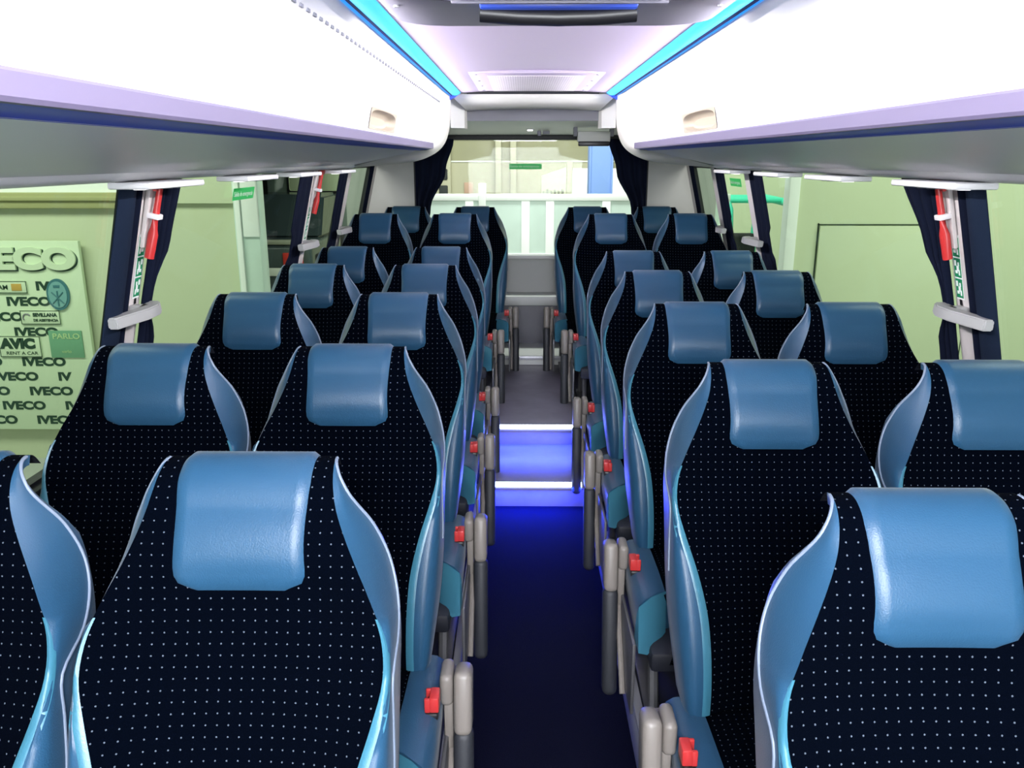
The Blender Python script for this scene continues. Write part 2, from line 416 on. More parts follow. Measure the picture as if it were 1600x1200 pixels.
# overhead racks
RE = 4.62
def rack(s):
    nm = 'left' if s < 0 else 'right'
    t = thing('overhead_rack', 'long white overhead luggage rack with lilac rail above the %s seats' % nm, 'luggage rack', (0, 0, 0), 0, 'overhead racks')
    def run(name, prof, m, y0=Y0, y1=RE, par=None):
        bm = bmesh.new()
        loft(bm, [[(s*x, y, z) for x, z in prof] for y in [y0+(y1-y0)*k/12 for k in range(13)]])
        return build(name, bm, m, par or t)
    face = cr([(.472, 1.872), (.497, 1.82), (.520, 1.75), (.542, 1.68), (.556, 1.612)], 5)
    GY0, GY1, GZ0, GZ1 = 2.74, 3.28, 1.624, 1.688
    def fx(z):
        for (xa, za), (xb, zb) in zip(face, face[1:]):
            if za >= z >= zb: return xa+(xb-xa)*(za-z)/(za-zb)
        return face[-1][0]
    zs = sorted({round(q[1], 5) for q in face}-{0} | {GZ0, GZ1, 1.872}, reverse=True); zs = [z for z in zs if abs(z-GZ0) > .004 and abs(z-GZ1) > .004 or z in (GZ0, GZ1)]
    ysg = sorted([Y0+(RE-Y0)*k/12 for k in range(13)]+[GY0, GY1])
    bm = bmesh.new(); V = [[bm.verts.new((s*fx(z), y, z)) for z in zs] for y in ysg]
    for i in range(len(ysg)-1):
        for j in range(len(zs)-1):
            if GY0-1e-4 <= ysg[i] and ysg[i+1] <= GY1+1e-4 and zs[j] <= GZ1+1e-4 and zs[j+1] >= GZ0-1e-4: continue
            bm.faces.new((V[i][j], V[i][j+1], V[i+1][j+1], V[i+1][j]))
    fc = build('bin_face', bm, M_white, t)
    # dashed slots below the light strip
    bm = bmesh.new()
    y = .3
    while y < RE-.05:
        a, b = sorted((s*.4990, s*.4945)); box(bm, a, b, y, y+.022, 1.815, 1.822); y += .055
    if s < 0: build('slot_row', bm, M_greyd, t, False)['kind'] = 'stuff'
    else: bm.free()
    # rail
    lip = [(.558, 1.613), (.545, 1.613), (.541, 1.609), (.540, 1.586), (.544, 1.581), (.560, 1.579)]
    run('rail', lip, M_lip)
    bm = bmesh.new(); box(bm, *sorted((s*.541, s*.565)), RE-.01, RE+.02, 1.582, 1.613, .004); build('rail_end', bm, M_lip, t)
    run('channel', cr([(.552, 1.580), (.56, 1.579), (.60, 1.577), (.615, 1.571)], 3), M_channel)
    run('underside', cr([(.612, 1.572), (.70, 1.556), (.82, 1.530), (.94, 1.504), (1.03, 1.487)], 5), M_under)
    run('service_rail', cr([(.97, 1.502), (.972, 1.486), (.985, 1.480), (1.01, 1.477), (1.04, 1.478), (1.055, 1.49)], 4), M_white)
    # nose at the rear end
    A = cr([(.472, 1.872), (.497, 1.82), (.520, 1.75), (.542, 1.68), (.556, 1.612), (.565, 1.579), (.615, 1.571), (.70, 1.556), (.82, 1.530), (.94, 1.500), (1.04, 1.480)], 4)
    B = cr([(.466, 1.872), (.468, 1.82), (.470, 1.75), (.480, 1.68), (.502, 1.62), (.54, 1.575), (.60, 1.54), (.68, 1.515), (.80, 1.50), (.92, 1.49), (1.04, 1.480)], 4)
    bm = bmesh.new(); rings = []
    for k in range(13):
        u = k/12; y = RE+.30*u; f = min(1, u*1.6); f = f*f*(3-2*f)
        ring = []
        for a, b in zip(A, B):
            x = a[0]+(b[0]-a[0])*f; z = a[1]+(b[1]-a[1])*f
            ring.append((s*x, y, z))
        rings.append(ring)
    for k in range(1, 7):
        a = PI/2*k/6; y = RE+.30+.05*math.sin(a); q = 1-math.cos(a)
        rings.append([(s*(x+(.9-x)*.10*q), y, z+(1.75-z)*.18*q) for x, z in B])
    loft(bm, rings)
    e = rings[-1]; cpt = bm.verts.new((s*.85, RE+.35, 1.75)); bm.verts.ensure_lookup_table()
    last = [v for v in bm.verts if abs(v.co.y-(RE+.35)) < 1e-5 and v is not cpt][:]
    last.sort(key=lambda v: -v.co.z)
    for a, b in zip(last[:-1], last[1:]): bm.faces.new((a, b, cpt))
    build('nose', bm, M_nose, t, True, 60)
    # finger recess let into the face
    bm = bmesh.new(); rings = []; cy, cz, hy, hz = (GY0+GY1)/2, (GZ0+GZ1)/2, (GY1-GY0)/2, (GZ1-GZ0)/2
    for (sc_, dep, ex) in ((1.06, -.0022, .12), (1.0, -.0022, .25), (.95, -.0018, .62), (.90, .004, .68), (.82, .018, .7), (.68, .028, .7), (.4, .031, .7)):
        ring = []
        for i in range(40):
            a = 2*PI*i/40; ca, sa = math.cos(a), math.sin(a)
            y = cy+hy*(1-(1-sc_)*.35)*math.copysign(abs(ca)**ex, ca); z = cz+hz*sc_*math.copysign(abs(sa)**ex, sa)
            ring.append((s*(fx(min(1.87, max(1.6125, z)))+dep), y, z))
        rings.append(ring)
    loft(bm, rings, True); bm.faces.new([bm.verts.new(p) for p in reversed(rings[-1])])
    build('finger_recess', bm, M_recess, t)
    return t
for s in (-1, 1): rack(s)
# light strips
for s in (-1, 1):
    nm = 'left' if s < 0 else 'right'
    t = thing('ceiling_light_strip', 'glowing cyan light strip where the ceiling meets the %s rack' % nm, 'light strip', (0, 0, 0), 0, 'ceiling light strips')
    bm = bmesh.new(); loft(bm, [[(s*x, y, z) for x, z in cr([(.402, 1.889), (.415, 1.877), (.435, 1.870), (.452, 1.872)], 3)] for y in (Y0, 4.86)]); build('diffuser', bm, M_strip, t)
    bm = bmesh.new(); loft(bm, [[(s*x, y, z) for x, z in ((.452, 1.872), (.456, 1.866), (.461, 1.872))] for y in (Y0, 4.86)]); build('dark_line', bm, M_channel_dark, t)
    bm = bmesh.new(); loft(bm, [[(s*x, y, z) for x, z in ((.461, 1.872), (.467, 1.868), (.474, 1.872))] for y in (Y0, 4.86)]); build('blue_edge', bm, M_stripd, t)
    bm = bmesh.new(); prism(bm, [(s*.405, 1.888), (s*.478, 1.874), (s*.474, 1.846), (s*.44, 1.862)], 'y', 4.86, 4.895); build('end_cap', bm, M_blue_end, t)

# service units with reading lights under the racks
posn = ['nearest the camera', 'second from the camera', 'third from the camera', 'fourth from the camera', 'fifth from the camera']
for s in (-1, 1):
    nm = 'left' if s < 0 else 'right'
    for k, y in enumerate((1.05, 2.10, 2.80, 3.45, 4.20)):
        t = thing('service_panel', 'slim white reading light panel under the %s rack, %s' % (nm, posn[k]), 'reading light', (s*.965, y, 1.4715), 0, 'reading light panels')
        mbox('housing', (-.05, .05, -.17, .17, -.010, .006), M_under, t, .005)
        mbox('lens', (-.014, .014, -.12, -.05, -.0125, -.009), M_lampglow, t, .002)
        bm = bmesh.new(); cyl(bm, (0, .04, -.010), .014, .008); cyl(bm, (0, .09, -.010), .014, .008); build('air_nozzle', bm, M_greyd, t)
# dome lamp at the rear header and small devices
t = thing('dome_lamp', 'small round lit lamp in the grey header over the rear window', 'lamp', (-.01, 5.66, 1.722))
bm = bmesh.new(); cyl(bm, (0, 0, -.004), .028, .01); build('lamp_base', bm, M_grey, t)
bm = bmesh.new(); cyl(bm, (0, 0, -.012), .017, .01, r2=.02); build('bulb_cover', bm, M_lampglow, t)
t = thing('switch_block', 'small dark switch block beside the lamp over the rear window', 'switch', (.055, 5.70, 1.708))
mbox('socket', (-.016, .008, -.01, .01, -.032, .0), M_hatch, t); mbox('switch', (.02, .065, -.01, .01, -.022, .0), M_greyd, t)
t = thing('folded_screen', 'small folded screen box with a black lower edge at the rear window top', 'screen', (.40, 5.60, 1.70))
mbox('casing', (-.105, .105, -.06, .0, -.065, .0), M_grey, t, .006)
mbox('display', (-.10, .10, -.068, -.05, -.092, -.062), M_blackp, t, .006)
mbox('bracket', (-.13, -.105, -.04, .02, -.03, .03), M_greyd, t); mbox('bracket', (.105, .13, -.04, .02, -.03, .03), M_greyd, t)

# ------------------------------------------------------------------ curtains, tiebacks, hammers, stickers
def curtain(s, fy0, fy1, folds, label, z0=.78, z1=1.485, m=M_curtain, inw=.03, amp=.012, nm='curtain', group='side window curtains'):
    bm = bmesh.new(); rings = []
    for i in range(25):
        z = z1+(z0-z1)*i/24; a, b = fy0(z), fy1(z); ring = []
        n = 40
        for k in range(n+1):
            u = k/n; x = wx(z)-inw-amp*math.sin(u*folds*2*PI)-amp*.3*math.sin(u*folds*5.3+z*4)
            ring.append((s*x, a+(b-a)*u, z))
        rings.append(ring)
    loft(bm, rings)
    o = build(nm, bm, m)
    sol = o.modifiers.new('s', 'SOLIDIFY'); sol.thickness = .003
    return tag(o, label, 'curtain', group)
def sm(z, pts):
    if z >= pts[0][0]: return pts[0][1]
    for (a, va), (b, vb) in zip(pts, pts[1:]):
        if z >= b:
            u = (a-z)/(a-b); u = u*u*(3-2*u); return va+(vb-va)*u
    return pts[-1][1]
pn = ['nearest', 'second', 'third', 'rearmost']
for s in (-1, 1):
    nm = 'left' if s < 0 else 'right'
    PILL = PILLS[s]; y = PILL[0]
    curtain(s, lambda z: y+.045, lambda z: sm(z, [(1.5, y+(.20 if s < 0 else .27)), (1.30, y+.17), (1.19, y+.09), (1.14, y+.08), (1.04, y+.14), (.77, y+.17)]), 3,
            'dark navy curtain gathered on the far side of the nearest %s pillar' % nm)
    curtain(s, lambda z: y-.12, lambda z: y-.045, 1.5, 'dark navy curtain fold against the near side of the nearest %s pillar' % nm, amp=.008)
    curtain(s, lambda z: y-.20, lambda z: y-.115, .5, 'flat lighter navy curtain panel hung in front of the nearest %s pillar' % nm, m=M_curtain2, inw=.045, amp=.006)
    for k in (1, 2, 3):
        yy = PILL[k]; wd = (.22, .20, .12)[k-1]
        curtain(s, lambda z, yy=yy, wd=wd: yy-.045-wd*(1 if z > 1.2 or z < 1.08 else .85), lambda z, yy=yy: yy-.045, 2.5,
                'dark navy curtain bunched on the near side of the %s %s pillar' % (pn[k], nm), inw=.016, amp=.006)
    for k in (0, 1, 2):
        yy = PILL[k]
        t = thing('curtain_tieback', 'grey plastic curtain clip across the %s %s pillar' % (pn[k], nm), 'curtain clip', (s*(wx(1.14)), yy, 1.14), 0, 'curtain clips')
        bm = bmesh.new()
        n0, n1 = (.19, .075) if k == 0 else (.22, .05)
        pr = [(-n0, .05), (-n0, .075), (-.05, .095), (.02, .092), (n1, .07), (n1, .04), (.0, .058), (-.05, .06)]
        # polygon in (y, inward) plane extruded in z
        r0 = [(-s*v, u, -.014) for u, v in pr]; r1 = [(-s*(v-.004), u, .014) for u, v in pr]
        loft(bm, [r0, r1], True, True); bmesh.ops.bevel(bm, geom=list(bm.edges), offset=.003, segments=2, affect='EDGES')
        build('clip', bm, M_strap, t)
        bm = bmesh.new(); box(bm, *sorted((-s*.015, -s*.062)), -.02, .02, -.012, .014, .002); build('mount', bm, M_strap, t)
# rear curtains
for s in (-1, 1):
    nm = 'left' if s < 0 else 'right'
    bm = bmesh.new(); rings = []
    for i in range(20):
        z = 1.66+(.87-1.66)*i/19; a = .80; b = .80-sm(z, [(1.66, .27), (1.45, .21), (1.2, .10), (1.0, .06), (.87, .07)])
        rings.append([(s*(a+(b-a)*k/30), 5.88+.014*math.sin(k/30*3*2*PI), z) for k in range(31)])
    loft(bm, rings); o = build('rear_curtain', bm, M_curtain); so = o.modifiers.new('s', 'SOLIDIFY'); so.thickness = .003
    tag(o, 'dark navy curtain drawn aside at the %s edge of the rear window' % nm, 'curtain', 'rear window curtains')

def hammer(s, y, z, label):
    t = thing('emergency_hammer', label, 'emergency hammer', (s*(wx(z)-.02), y, z), 0, 'emergency hammers')
    t.rotation_euler = (0, s*math.radians(-13.5)*-1*-1, 0)
    i = -s
    mbox('holder', (*sorted((0, i*.012)), -.018, .022, -.06, .10), M_pillar, t)
    bm = bmesh.new(); tube(bm, [(i*.024, -.004, -.085), (i*.026, -.004, -.02), (i*.026, .0, .03), (i*.026, .004, .10)], [.012, .013, .009, .008], 10); build('handle', bm, M_red, t)
    bm = bmesh.new(); tube(bm, [(i*.026, -.03, .098), (i*.026, -.01, .112), (i*.026, .02, .114), (i*.026, .042, .102)], [.006, .012, .012, .005], 10); build('hammer_head', bm, M_red, t)
    mbox('clip', (*sorted((i*.008, i*.04)), -.018, .014, .02, .034), M_white, t)
hammer(-1, PILLS[1][0]+.02, 1.365, 'red emergency hammer clipped to the nearest left pillar')
hammer(1, PILLS[1][0]+.02, 1.365, 'red emergency hammer clipped to the nearest right pillar')
hammer(-1, PILLS[-1][1], 1.368, 'red emergency hammer clipped to the second left pillar')
def sticker(s, y, z, label):
    t = thing('safety_sticker', label, 'sticker', (s*(wx(z)-.0185), y, z), 0, 'safety stickers')
    def q(y0, y1, z0, z1, d, bm):
        pts = [(-s*d+s*(-(zz)*.24), yy, zz) for yy, zz in ((y0, z0), (y1, z0), (y1, z1), (y0, z1))]
        pt2 = [(p[0]+s*.001, p[1], p[2]) for p in pts]
        loft(bm, [pts, pt2], True, True)
    bm = bmesh.new(); q(-.019, .019, -.085, .085, .0015, bm); build('backing', bm, M_wsticker, t, False)
    bm = bmesh.new()
    for k, z0 in enumerate((-.08, -.026, .028)): q(-.0165, .0165, z0, z0+.050, .0025, bm)
    build('green_field', bm, M_green, t, False)
    bm = bmesh.new()
    for z0 in (-.08, -.026, .028):
        q(-.010, -.004, z0+.03, z0+.040, .0035, bm); q(-.008, .002, z0+.016, z0+.030, .0035, bm)
        q(.0, .010, z0+.010, z0+.018, .0035, bm); q(-.012, -.006, z0+.006, z0+.02, .0035, bm); q(.004, .012, z0+.03, z0+.044, .0035, bm)
    build('pictogram', bm, M_wsticker, t, False)
    bm = bmesh.new(); q(-.006, .006, .085, .10, .002, bm); q(-.006, .006, -.10, -.085, .002, bm); build('end_tab', bm, M_blackp, t, False)
sticker(-1, PILLS[1][0]+.018, 1.255, 'green and white pictogram sticker on the nearest left pillar')
sticker(1, PILLS[1][0]+.018, 1.255, 'green and white pictogram sticker on the nearest right pillar')
sticker(-1, PILLS[-1][1], 1.24, 'green and white pictogram sticker on the second left pillar')
def translucent(name, c):
    m = mat(name, c, .4); nt = m.node_tree; b = nt.nodes['Principled BSDF']; out = nt.nodes['Material Output']
    tr = nt.nodes.new('ShaderNodeBsdfTranslucent'); tr.inputs[0].default_value = (*[min(1, v*1.3) for v in c], 1)
    mx = nt.nodes.new('ShaderNodeMixShader'); mx.inputs[0].default_value = .6
    nt.links.new(b.outputs[0], mx.inputs[1]); nt.links.new(tr.outputs[0], mx.inputs[2]); nt.links.new(mx.outputs[0], out.inputs[0]); return m
M_exitg = translucent('glass_sticker_green', (.10, .55, .22))
M_exitw = translucent('glass_sticker_white', (.85, .9, .85))
def exit_sticker(pts, origin, xdir, up, size, label, pad=.006):
    """small green exit sticker on the glass"""
    t = thing('exit_sticker', label, 'sticker', (0, 0, 0), 0, 'exit stickers on the glass')
    X = Vector(xdir).normalized(); U = Vector(up).normalized(); N = X.cross(U); O = Vector(origin); w_, h_ = pts
    bm = bmesh.new()
    c = [O-X*pad-U*pad, O+X*(w_+pad)-U*pad, O+X*(w_+pad)+U*(h_+pad), O-X*pad+U*(h_+pad)]
    loft(bm, [[p for p in c], [p-N*.0015 for p in c]], True, True); build('backing', bm, M_exitg, t, False)
    bm = bmesh.new(); text_bm(bm, 'Salida de emergencia', size, O+N*.001+U*h_*.25, X, U, stretch=1.0, depth=.0006); build('lettering', bm, M_exitw, t, False)
exit_sticker((.215, .026), (-.145, 5.955, 1.465), (1, 0, 0), (0, 0, 1), .024, 'green exit sticker on the rear window glass')
for s, y0, lab in ((-1, 2.92, 'green exit sticker high on the second left window'), (1, 4.38, 'green exit sticker high on the third right window')):
    z = 1.395
    if s < 0: exit_sticker((.215, .03), (-(wx(z)-.0), y0, z), (0, 1, 0), (.24, 0, 1), .024, lab)
    else: exit_sticker((.215, .03), ((wx(z)-.0), y0+.215, z), (0, -1, 0), (-.24, 0, 1), .024, lab)

# ------------------------------------------------------------------ seats
# rows: z, y (centre line), xf (fabric half width), xo (outer half width), e (edge forward), bd (outer backward)
KEY = [(.34, -.250, .143, .190, .020, .022), (.40, -.246, .144, .198, .026, .026), (.47, -.232, .147, .206, .030, .030), (.54, -.208, .154, .212, .032, .034), (.61, -.180, .171, .215, .032, .030),
       (.68, -.150, .194, .2145, .028, .014), (.735, -.127, .208, .2145, .024, .000), (.785, -.105, .203, .2140, .020, .048), (.83, -.088, .184, .208, .018, .072),
       (.87, -.073, .164, .197, .013, .076), (.91, -.060, .146, .180, .009, .062), (.945, -.049, .133, .160, .005, .040), (.970, -.037, .127, .144, .002, .020),
       (.988, -.022, .124, .133, .0, .010), (.998, -.002, .122, .125, 0, .002), (1.0, .018, .121, .122, 0, .001), (.994, .038, .120, .121, 0, .001), (.975, .055, .119, .12, 0, .001)]
KEYS = cr([(k[1], k[0])+k[2:] for k in KEY], 4)          # y, z, xf, xo, e, bd
def normals():
    N = []
    for i in range(len(KEYS)):
        a = KEYS[max(0, i-1)]; b = KEYS[min(len(KEYS)-1, i+1)]
        t = Vector((b[0]-a[0], b[1]-a[1])).normalized(); N.append(Vector((-t.y, t.x)))   # points to -y (front) when t goes up
    return N
NRM = normals()
ARC = [0]
for a, b in zip(KEYS, KEYS[1:]): ARC.append(ARC[-1]+math.hypot(a[0]-b[0], a[1]-b[1]))
def surf(i, u, off=0):
    """point on the fabric at row i, u in -1..1 of the fabric half width"""
    y, z, xf, xo, e, bd = KEYS[i]; n = NRM[i]
    d = e*abs(u)**2.2+off-.010*(1-abs(u)**2)*(1 if z < .8 else max(0, 1-(z-.8)/.08))
    if z > .84 and i < 60: d += .014*math.sin(min(1, (z-.84)/.11)*PI)*(1-abs(u)**2.5)
    return (u*xf, y+n.x*d, z+n.y*d)
def outer(i, sx, k):
    """bolster columns k=0..5 from the fabric edge round to the back"""
    y, z, xf, xo, e, bd = KEYS[i]; n = NRM[i]; low = max(0, min(1, (.80-z)/.25))
    th = .115 if z < .9 else .115-(.115-.03)*min(1, (z-.9)/.09)
    if z > .985: th = .02
    q = k/4
    if k <= 4:
        x = xf+(xo-xf)*(math.sin(q*PI/2) if low > 0 else q)*1.0
        dd = e+(-bd-e)*((1-math.cos(q*PI/2)) if low > 0 else q)
        bul = math.sin(q*PI)*(.006+.016*low)*min(1, (xo-xf)/.02)
        x += bul*.5*(1-q); dd += bul
    elif k == 5: x, dd = xo-.001, -max(bd+.004, th*.75)
    else: x, dd = max(xo-.018, .1), -max(bd+.008, th)
    return (sx*x, y+n.x*dd, z+n.y*dd)
NR = len(KEYS)
def make_meshes():
    M = {}
    # fabric
    bm = bmesh.new(); us = [-1+2*k/24 for k in range(25)]
    loft(bm, [[surf(i, u) for u in us] for i in range(NR)], uvs=[[(u*KEYS[i][2]+.5, ARC[i]) for u in us] for i in range(NR)])
    o = build('back_fabric', bm, M_fabric, None, True, 80); M['fabric'] = o.data; bpy.data.objects.remove(o)
    # bolsters (both sides are separate parts)
    for nm, sx in (('r', 1), ('l', -1)):
        bm = bmesh.new(); loft(bm, [[outer(i, sx, k) for k in range(7)] for i in range(NR-6)])
        o = build('side_bolster', bm, M_leather, None, True, 60); M['bol'+nm] = o.data; bpy.data.objects.remove(o)
        # teal band hugging the fabric edge in the lower half
        bm = bmesh.new(); rings = []
        for i in range(NR):
            z = KEYS[i][1]
            if z > .815: break
            wd = sm(z, [(.815, .001), (.77, .009), (.70, .016), (.55, .021), (.34, .021)])
            g = min(1, wd/.012); p0 = Vector(surf(i, sx*.985, .003*g)); a = Vector(outer(i, sx, 0)); b = Vector(outer(i, sx, 2)); c = Vector(outer(i, sx, 4)); L1 = (b-a).length
            tt = wd/max(L1, .001)
            pt = a.lerp(b, tt) if tt < 1 else b.lerp(c, min(1, (wd-L1)/max((c-b).length, .001)))
            n3 = Vector((sx*.35, NRM[i].x, NRM[i].y)).normalized()
            rings.append([p0, a+n3*.0045*g, (a+pt)/2+n3*.006*g, pt+n3*.002*g])
        loft(bm, rings); o = build('teal_band', bm, M_band, None, True, 70); M['band'+nm] = o.data; bpy.data.objects.remove(o)
        # piping on the outer silhouette
        bm = bmesh.new(); pts = []
        for i in range(0, NR-8, 1):
            if KEYS[i][1] > .60: pts.append(outer(i, sx, 4))
        tube(bm, pts, .0028, 6); o = build('piping', bm, M_piping, None, True, 80); M['pipe'+nm] = o.data; bpy.data.objects.remove(o)
    # head cover
    bm = bmesh.new()
    rows = [i for i in range(NR) if KEYS[i][1] > .832 or i > NR-20]
    rings = []; z0 = ARC[rows[0]]
    for i in rows:
        d = ARC[i]-z0; r = .03
        hw = .0965-(r-math.sqrt(max(0, r*r-(r-d)**2)) if d < r else 0)-.004*math.sin(min(1, d/.15)*PI)
        u = hw/KEYS[i][2]
        edge = .0065 if d > .004 else .001
        cols = [-1+2*k/18 for k in range(19)]
        rings.append([surf(i, c*u, -.002 if abs(c) > .999 else (edge if abs(c) < .95 else edge*.7)) for c in cols])
    loft(bm, rings); o = build('head_cover', bm, M_leather, None, True, 80); M['cover'] = o.data; bpy.data.objects.remove(o)
    bm = bmesh.new(); i0 = rows[0]
    # rear shell
    bm = bmesh.new(); rings = []
    for i in range(NR):
        if i < NR-6: a = Vector(outer(i, 1, 6)); b = Vector(outer(i, -1, 6))
        else:
            y, z, xf = KEYS[i][:3]; a = Vector((xf, y, z)); b = Vector((-xf, y, z))
        rings.append([a.lerp(b, k/12)+Vector((0, .012*math.sin(PI*k/12) if i < NR-6 else 0, 0)) for k in range(13)])
    loft(bm, rings); o = build('rear_shell', bm, M_shell, None, True, 60); M['shell'] = o.data; bpy.data.objects.remove(o)
    # cushion: dotted centre
    prof = cr([(-.215, .335), (-.30, .340), (-.45, .347), (-.60, .352), (-.665, .345), (-.692, .315), (-.690, .27), (-.66, .225)], 4)
    bm = bmesh.new(); ar = [0]
    for a, b in zip(prof, prof[1:]): ar.append(ar[-1]+math.hypot(a[0]-b[0], a[1]-b[1]))
    xs = [-.155+.31*k/12 for k in range(13)]
    loft(bm, [[(x, p[0], p[1]-.008*(x/.155)**2) for x in xs] for p in prof], uvs=[[(x+.5, ar[i]+.007) for x in xs] for i in range(len(prof))])
    o = build('cushion', bm, M_fabric, None, True, 70); M['cushion'] = o.data; bpy.data.objects.remove(o)
    for nm, sx in (('r', 1), ('l', -1)):
        # bolster of the cushion with a raked front
        bm = bmesh.new(); rings = []
        for (y, zt, xo, zb, sk) in [(-.205, .335, .222, .24, 0), (-.30, .345, .226, .235, 0), (-.42, .352, .228, .23, 0), (-.49, .352, .229, .228, .0), (-.530, .350, .229, .226, .062)]:
            pr = [(.150, zt-.004), (.172, zt+.003), (xo-.020, zt-.002), (xo-.005, zt-.012), (xo, zt-.035), (xo-.004, zb+.012), (xo-.02, zb), (.12, zb)]
            rings.append([(sx*x, y-sk*max(0, (x-.15)/.079), z) for x, z in pr])
        loft(bm, rings, True, True); o = build('cushion_bolster', bm, M_leather, None, True, 50); M['cbol'+nm] = o.data; bpy.data.objects.remove(o)
        bm = bmesh.new()
        for (x, y, z) in [(.148, -.533, .349), (.190, -.566, .351), (.226, -.594, .338), (.230, -.592, .320), (.228, -.632, .232), (.205, -.630, .226), (.150, -.565, .25), (.229, -.560, .232), (.150, -.50, .232)]:
            bm.verts.new((sx*x, y, z))
        bmesh.ops.convex_hull(bm, input=list(bm.verts))
        o = build('cushion_corner', bm, M_band, None, True, 30); M['corner'+nm] = o.data; bpy.data.objects.remove(o)
    # base pan + leg frame
    bm = bmesh.new(); box(bm, -.20, .20, -.655, -.16, .19, .245, .012); o = build('seat_pan', bm, M_shell); M['pan'] = o.data; bpy.data.objects.remove(o)
    bm = bmesh.new()
    for (a, b) in ((-.56, -.50), (-.24, -.30)):
        tube(bm, [(0, a, .002), (0, b, .20)], .014, 8)
    box(bm, -.02, .02, -.60, -.20, .0, .014, .003)
    o = build('leg', bm, M_steel); M['legs'] = o.data; bpy.data.objects.remove(o)
    # aisle armrest, modelled for the +x side, hanging down
    for nm, sx in (('r', 1), ('l', -1)):
        rot = Matrix.Rotation(math.radians(-11), 3, 'X'); pv = (sx*.27, -.335, .375)
        bm = bmesh.new(); a, b = sorted((sx*.252, sx*.290)); box(bm, a, b, -.372, -.300, .255, .392, .014, 3, rot, pv)
        o = build('armrest_arm', bm, M_beige); M['arm'+nm] = o.data; bpy.data.objects.remove(o)
        bm = bmesh.new(); a, b = sorted((sx*.250, sx*.292)); box(bm, a, b, -.364, -.308, -.045, .262, .018, 4, rot, pv)
        o = build('armrest_pad', bm, M_pad); M['pad'+nm] = o.data; bpy.data.objects.remove(o)
        bm = bmesh.new(); a, b = sorted((sx*.222, sx*.250)); box(bm, a, b, -.365, -.29, .315, .388, .012, 3)
        box(bm, *sorted((sx*.228, sx*.250)), -.35, -.23, .20, .33, .008)
        o = build('armrest_hinge', bm, M_beige); M['hinge'+nm] = o.data; bpy.data.objects.remove(o)
        bm = bmesh.new(); a, b = sorted((sx*.229, sx*.238)); box(bm, a, b, -.60, -.24, .03, .235, .003)
        o = build('side_panel', bm, M_steel); M['side'+nm] = o.data; bpy.data.objects.remove(o)
        bm = bmesh.new(); tube(bm, [(sx*.243, -.30, .24), (sx*.245, -.40, .14), (sx*.245, -.50, .02)], .008, 8)
        o = build('side_strut', bm, M_beige); M['strut'+nm] = o.data; bpy.data.objects.remove(o)
        bm = bmesh.new(); box(bm, *sorted((sx*.198, sx*.226)), -.435, -.385, .335, .352, .004); box(bm, *sorted((sx*.202, sx*.222)), -.42, -.37, .345, .368, .004)
        o = build('buckle_body', bm, M_blackp); M['bb'+nm] = o.data; bpy.data.objects.remove(o)
        bm = bmesh.new()
        box(bm, *sorted((sx*.2085, sx*.2275)), -.432, -.392, .352, .385, .003); box(bm, *sorted((sx*.199, sx*.210)), -.432, -.424, .352, .383, .002); box(bm, *sorted((sx*.199, sx*.210)), -.400, -.392, .352, .383, .002)
        o = build('buckle_button', bm, M_red); M['bu'+nm] = o.data; bpy.data.objects.remove(o)
    return M
MM = make_meshes()
def seat(arm):
    t = thing('coach_seat', '', 'seat', (0, 0, 0), 0, 'coach seats')
    bf = link('backrest', MM['fabric'], None, t)
    link('head_cover', MM['cover'], None, t)
    for c in 'lr':
        b = link('side_bolster', MM['bol'+c], None, t); link('trim_band', MM['band'+c], None, b); link('piping', MM['pipe'+c], None, b)
        cb = link('cushion_bolster', MM['cbol'+c], None, t); link('corner_panel', MM['corner'+c], None, cb)
    link('back_shell', MM['shell'], None, t); link('cushion', MM['cushion'], None, t); link('seat_pan', MM['pan'], None, t); [setattr(link('leg', MM['legs'], None, t), 'location', (x, 0, 0)) for x in (-.17, .17)]
    if arm:
        a = link('armrest', MM['arm'+arm], None, t); link('armrest_pad', MM['pad'+arm], None, a); link('armrest_hinge', MM['hinge'+arm], None, a)
        link('side_panel', MM['side'+arm], None, t); link('side_strut', MM['strut'+arm], None, t)
        b = link('seat_belt_buckle', MM['bb'+arm], None, t); link('release_button', MM['bu'+arm], None, b)
    return t
def copy_tree(o, parent=None):
    c = o.copy(); COL.objects.link(c); c.parent = parent
    for ch in o.children: copy_tree(ch, c)
    return c
protos = {'r': seat('r'), 'l': seat('l'), '': seat('')}
used = set()
rown = ['front', 'second', 'third', 'fourth', 'fifth', 'sixth', 'rearmost']
YL = [1.13, 1.865, 2.63, 3.38, 4.07, 4.87, 5.60]
YRR = [1.00, 1.72, 2.46, 3.19, 3.90, 4.87, 5.60]
def place(arm, x, y, z, label):
    if arm not in used: used.add(arm); o = protos[arm]
    else: o = copy_tree(protos[arm])
    o.location = (x, y-.018, z); o['label'] = label; o.rotation_euler = (0, 0, 0)
for r in range(7):
    z = .11 if r < 5 else .22
    for s, nm, ys in ((-1, 'left', YL), (1, 'right', YRR)):
        xa, xw = (.456, .912) if r < 5 else ((.448, .905) if r == 5 else (.37, .828))
        place('r' if s < 0 else 'l', s*xa, ys[r], z, 'blue and dotted navy coach seat with folded armrest, %s row, on the aisle, %s side' % (rown[r], nm))
        if not (s > 0 and r == 0):
            place('', s*xw, ys[r], z, 'blue and dotted navy coach seat, %s row, beside the %s window' % (rown[r], nm))

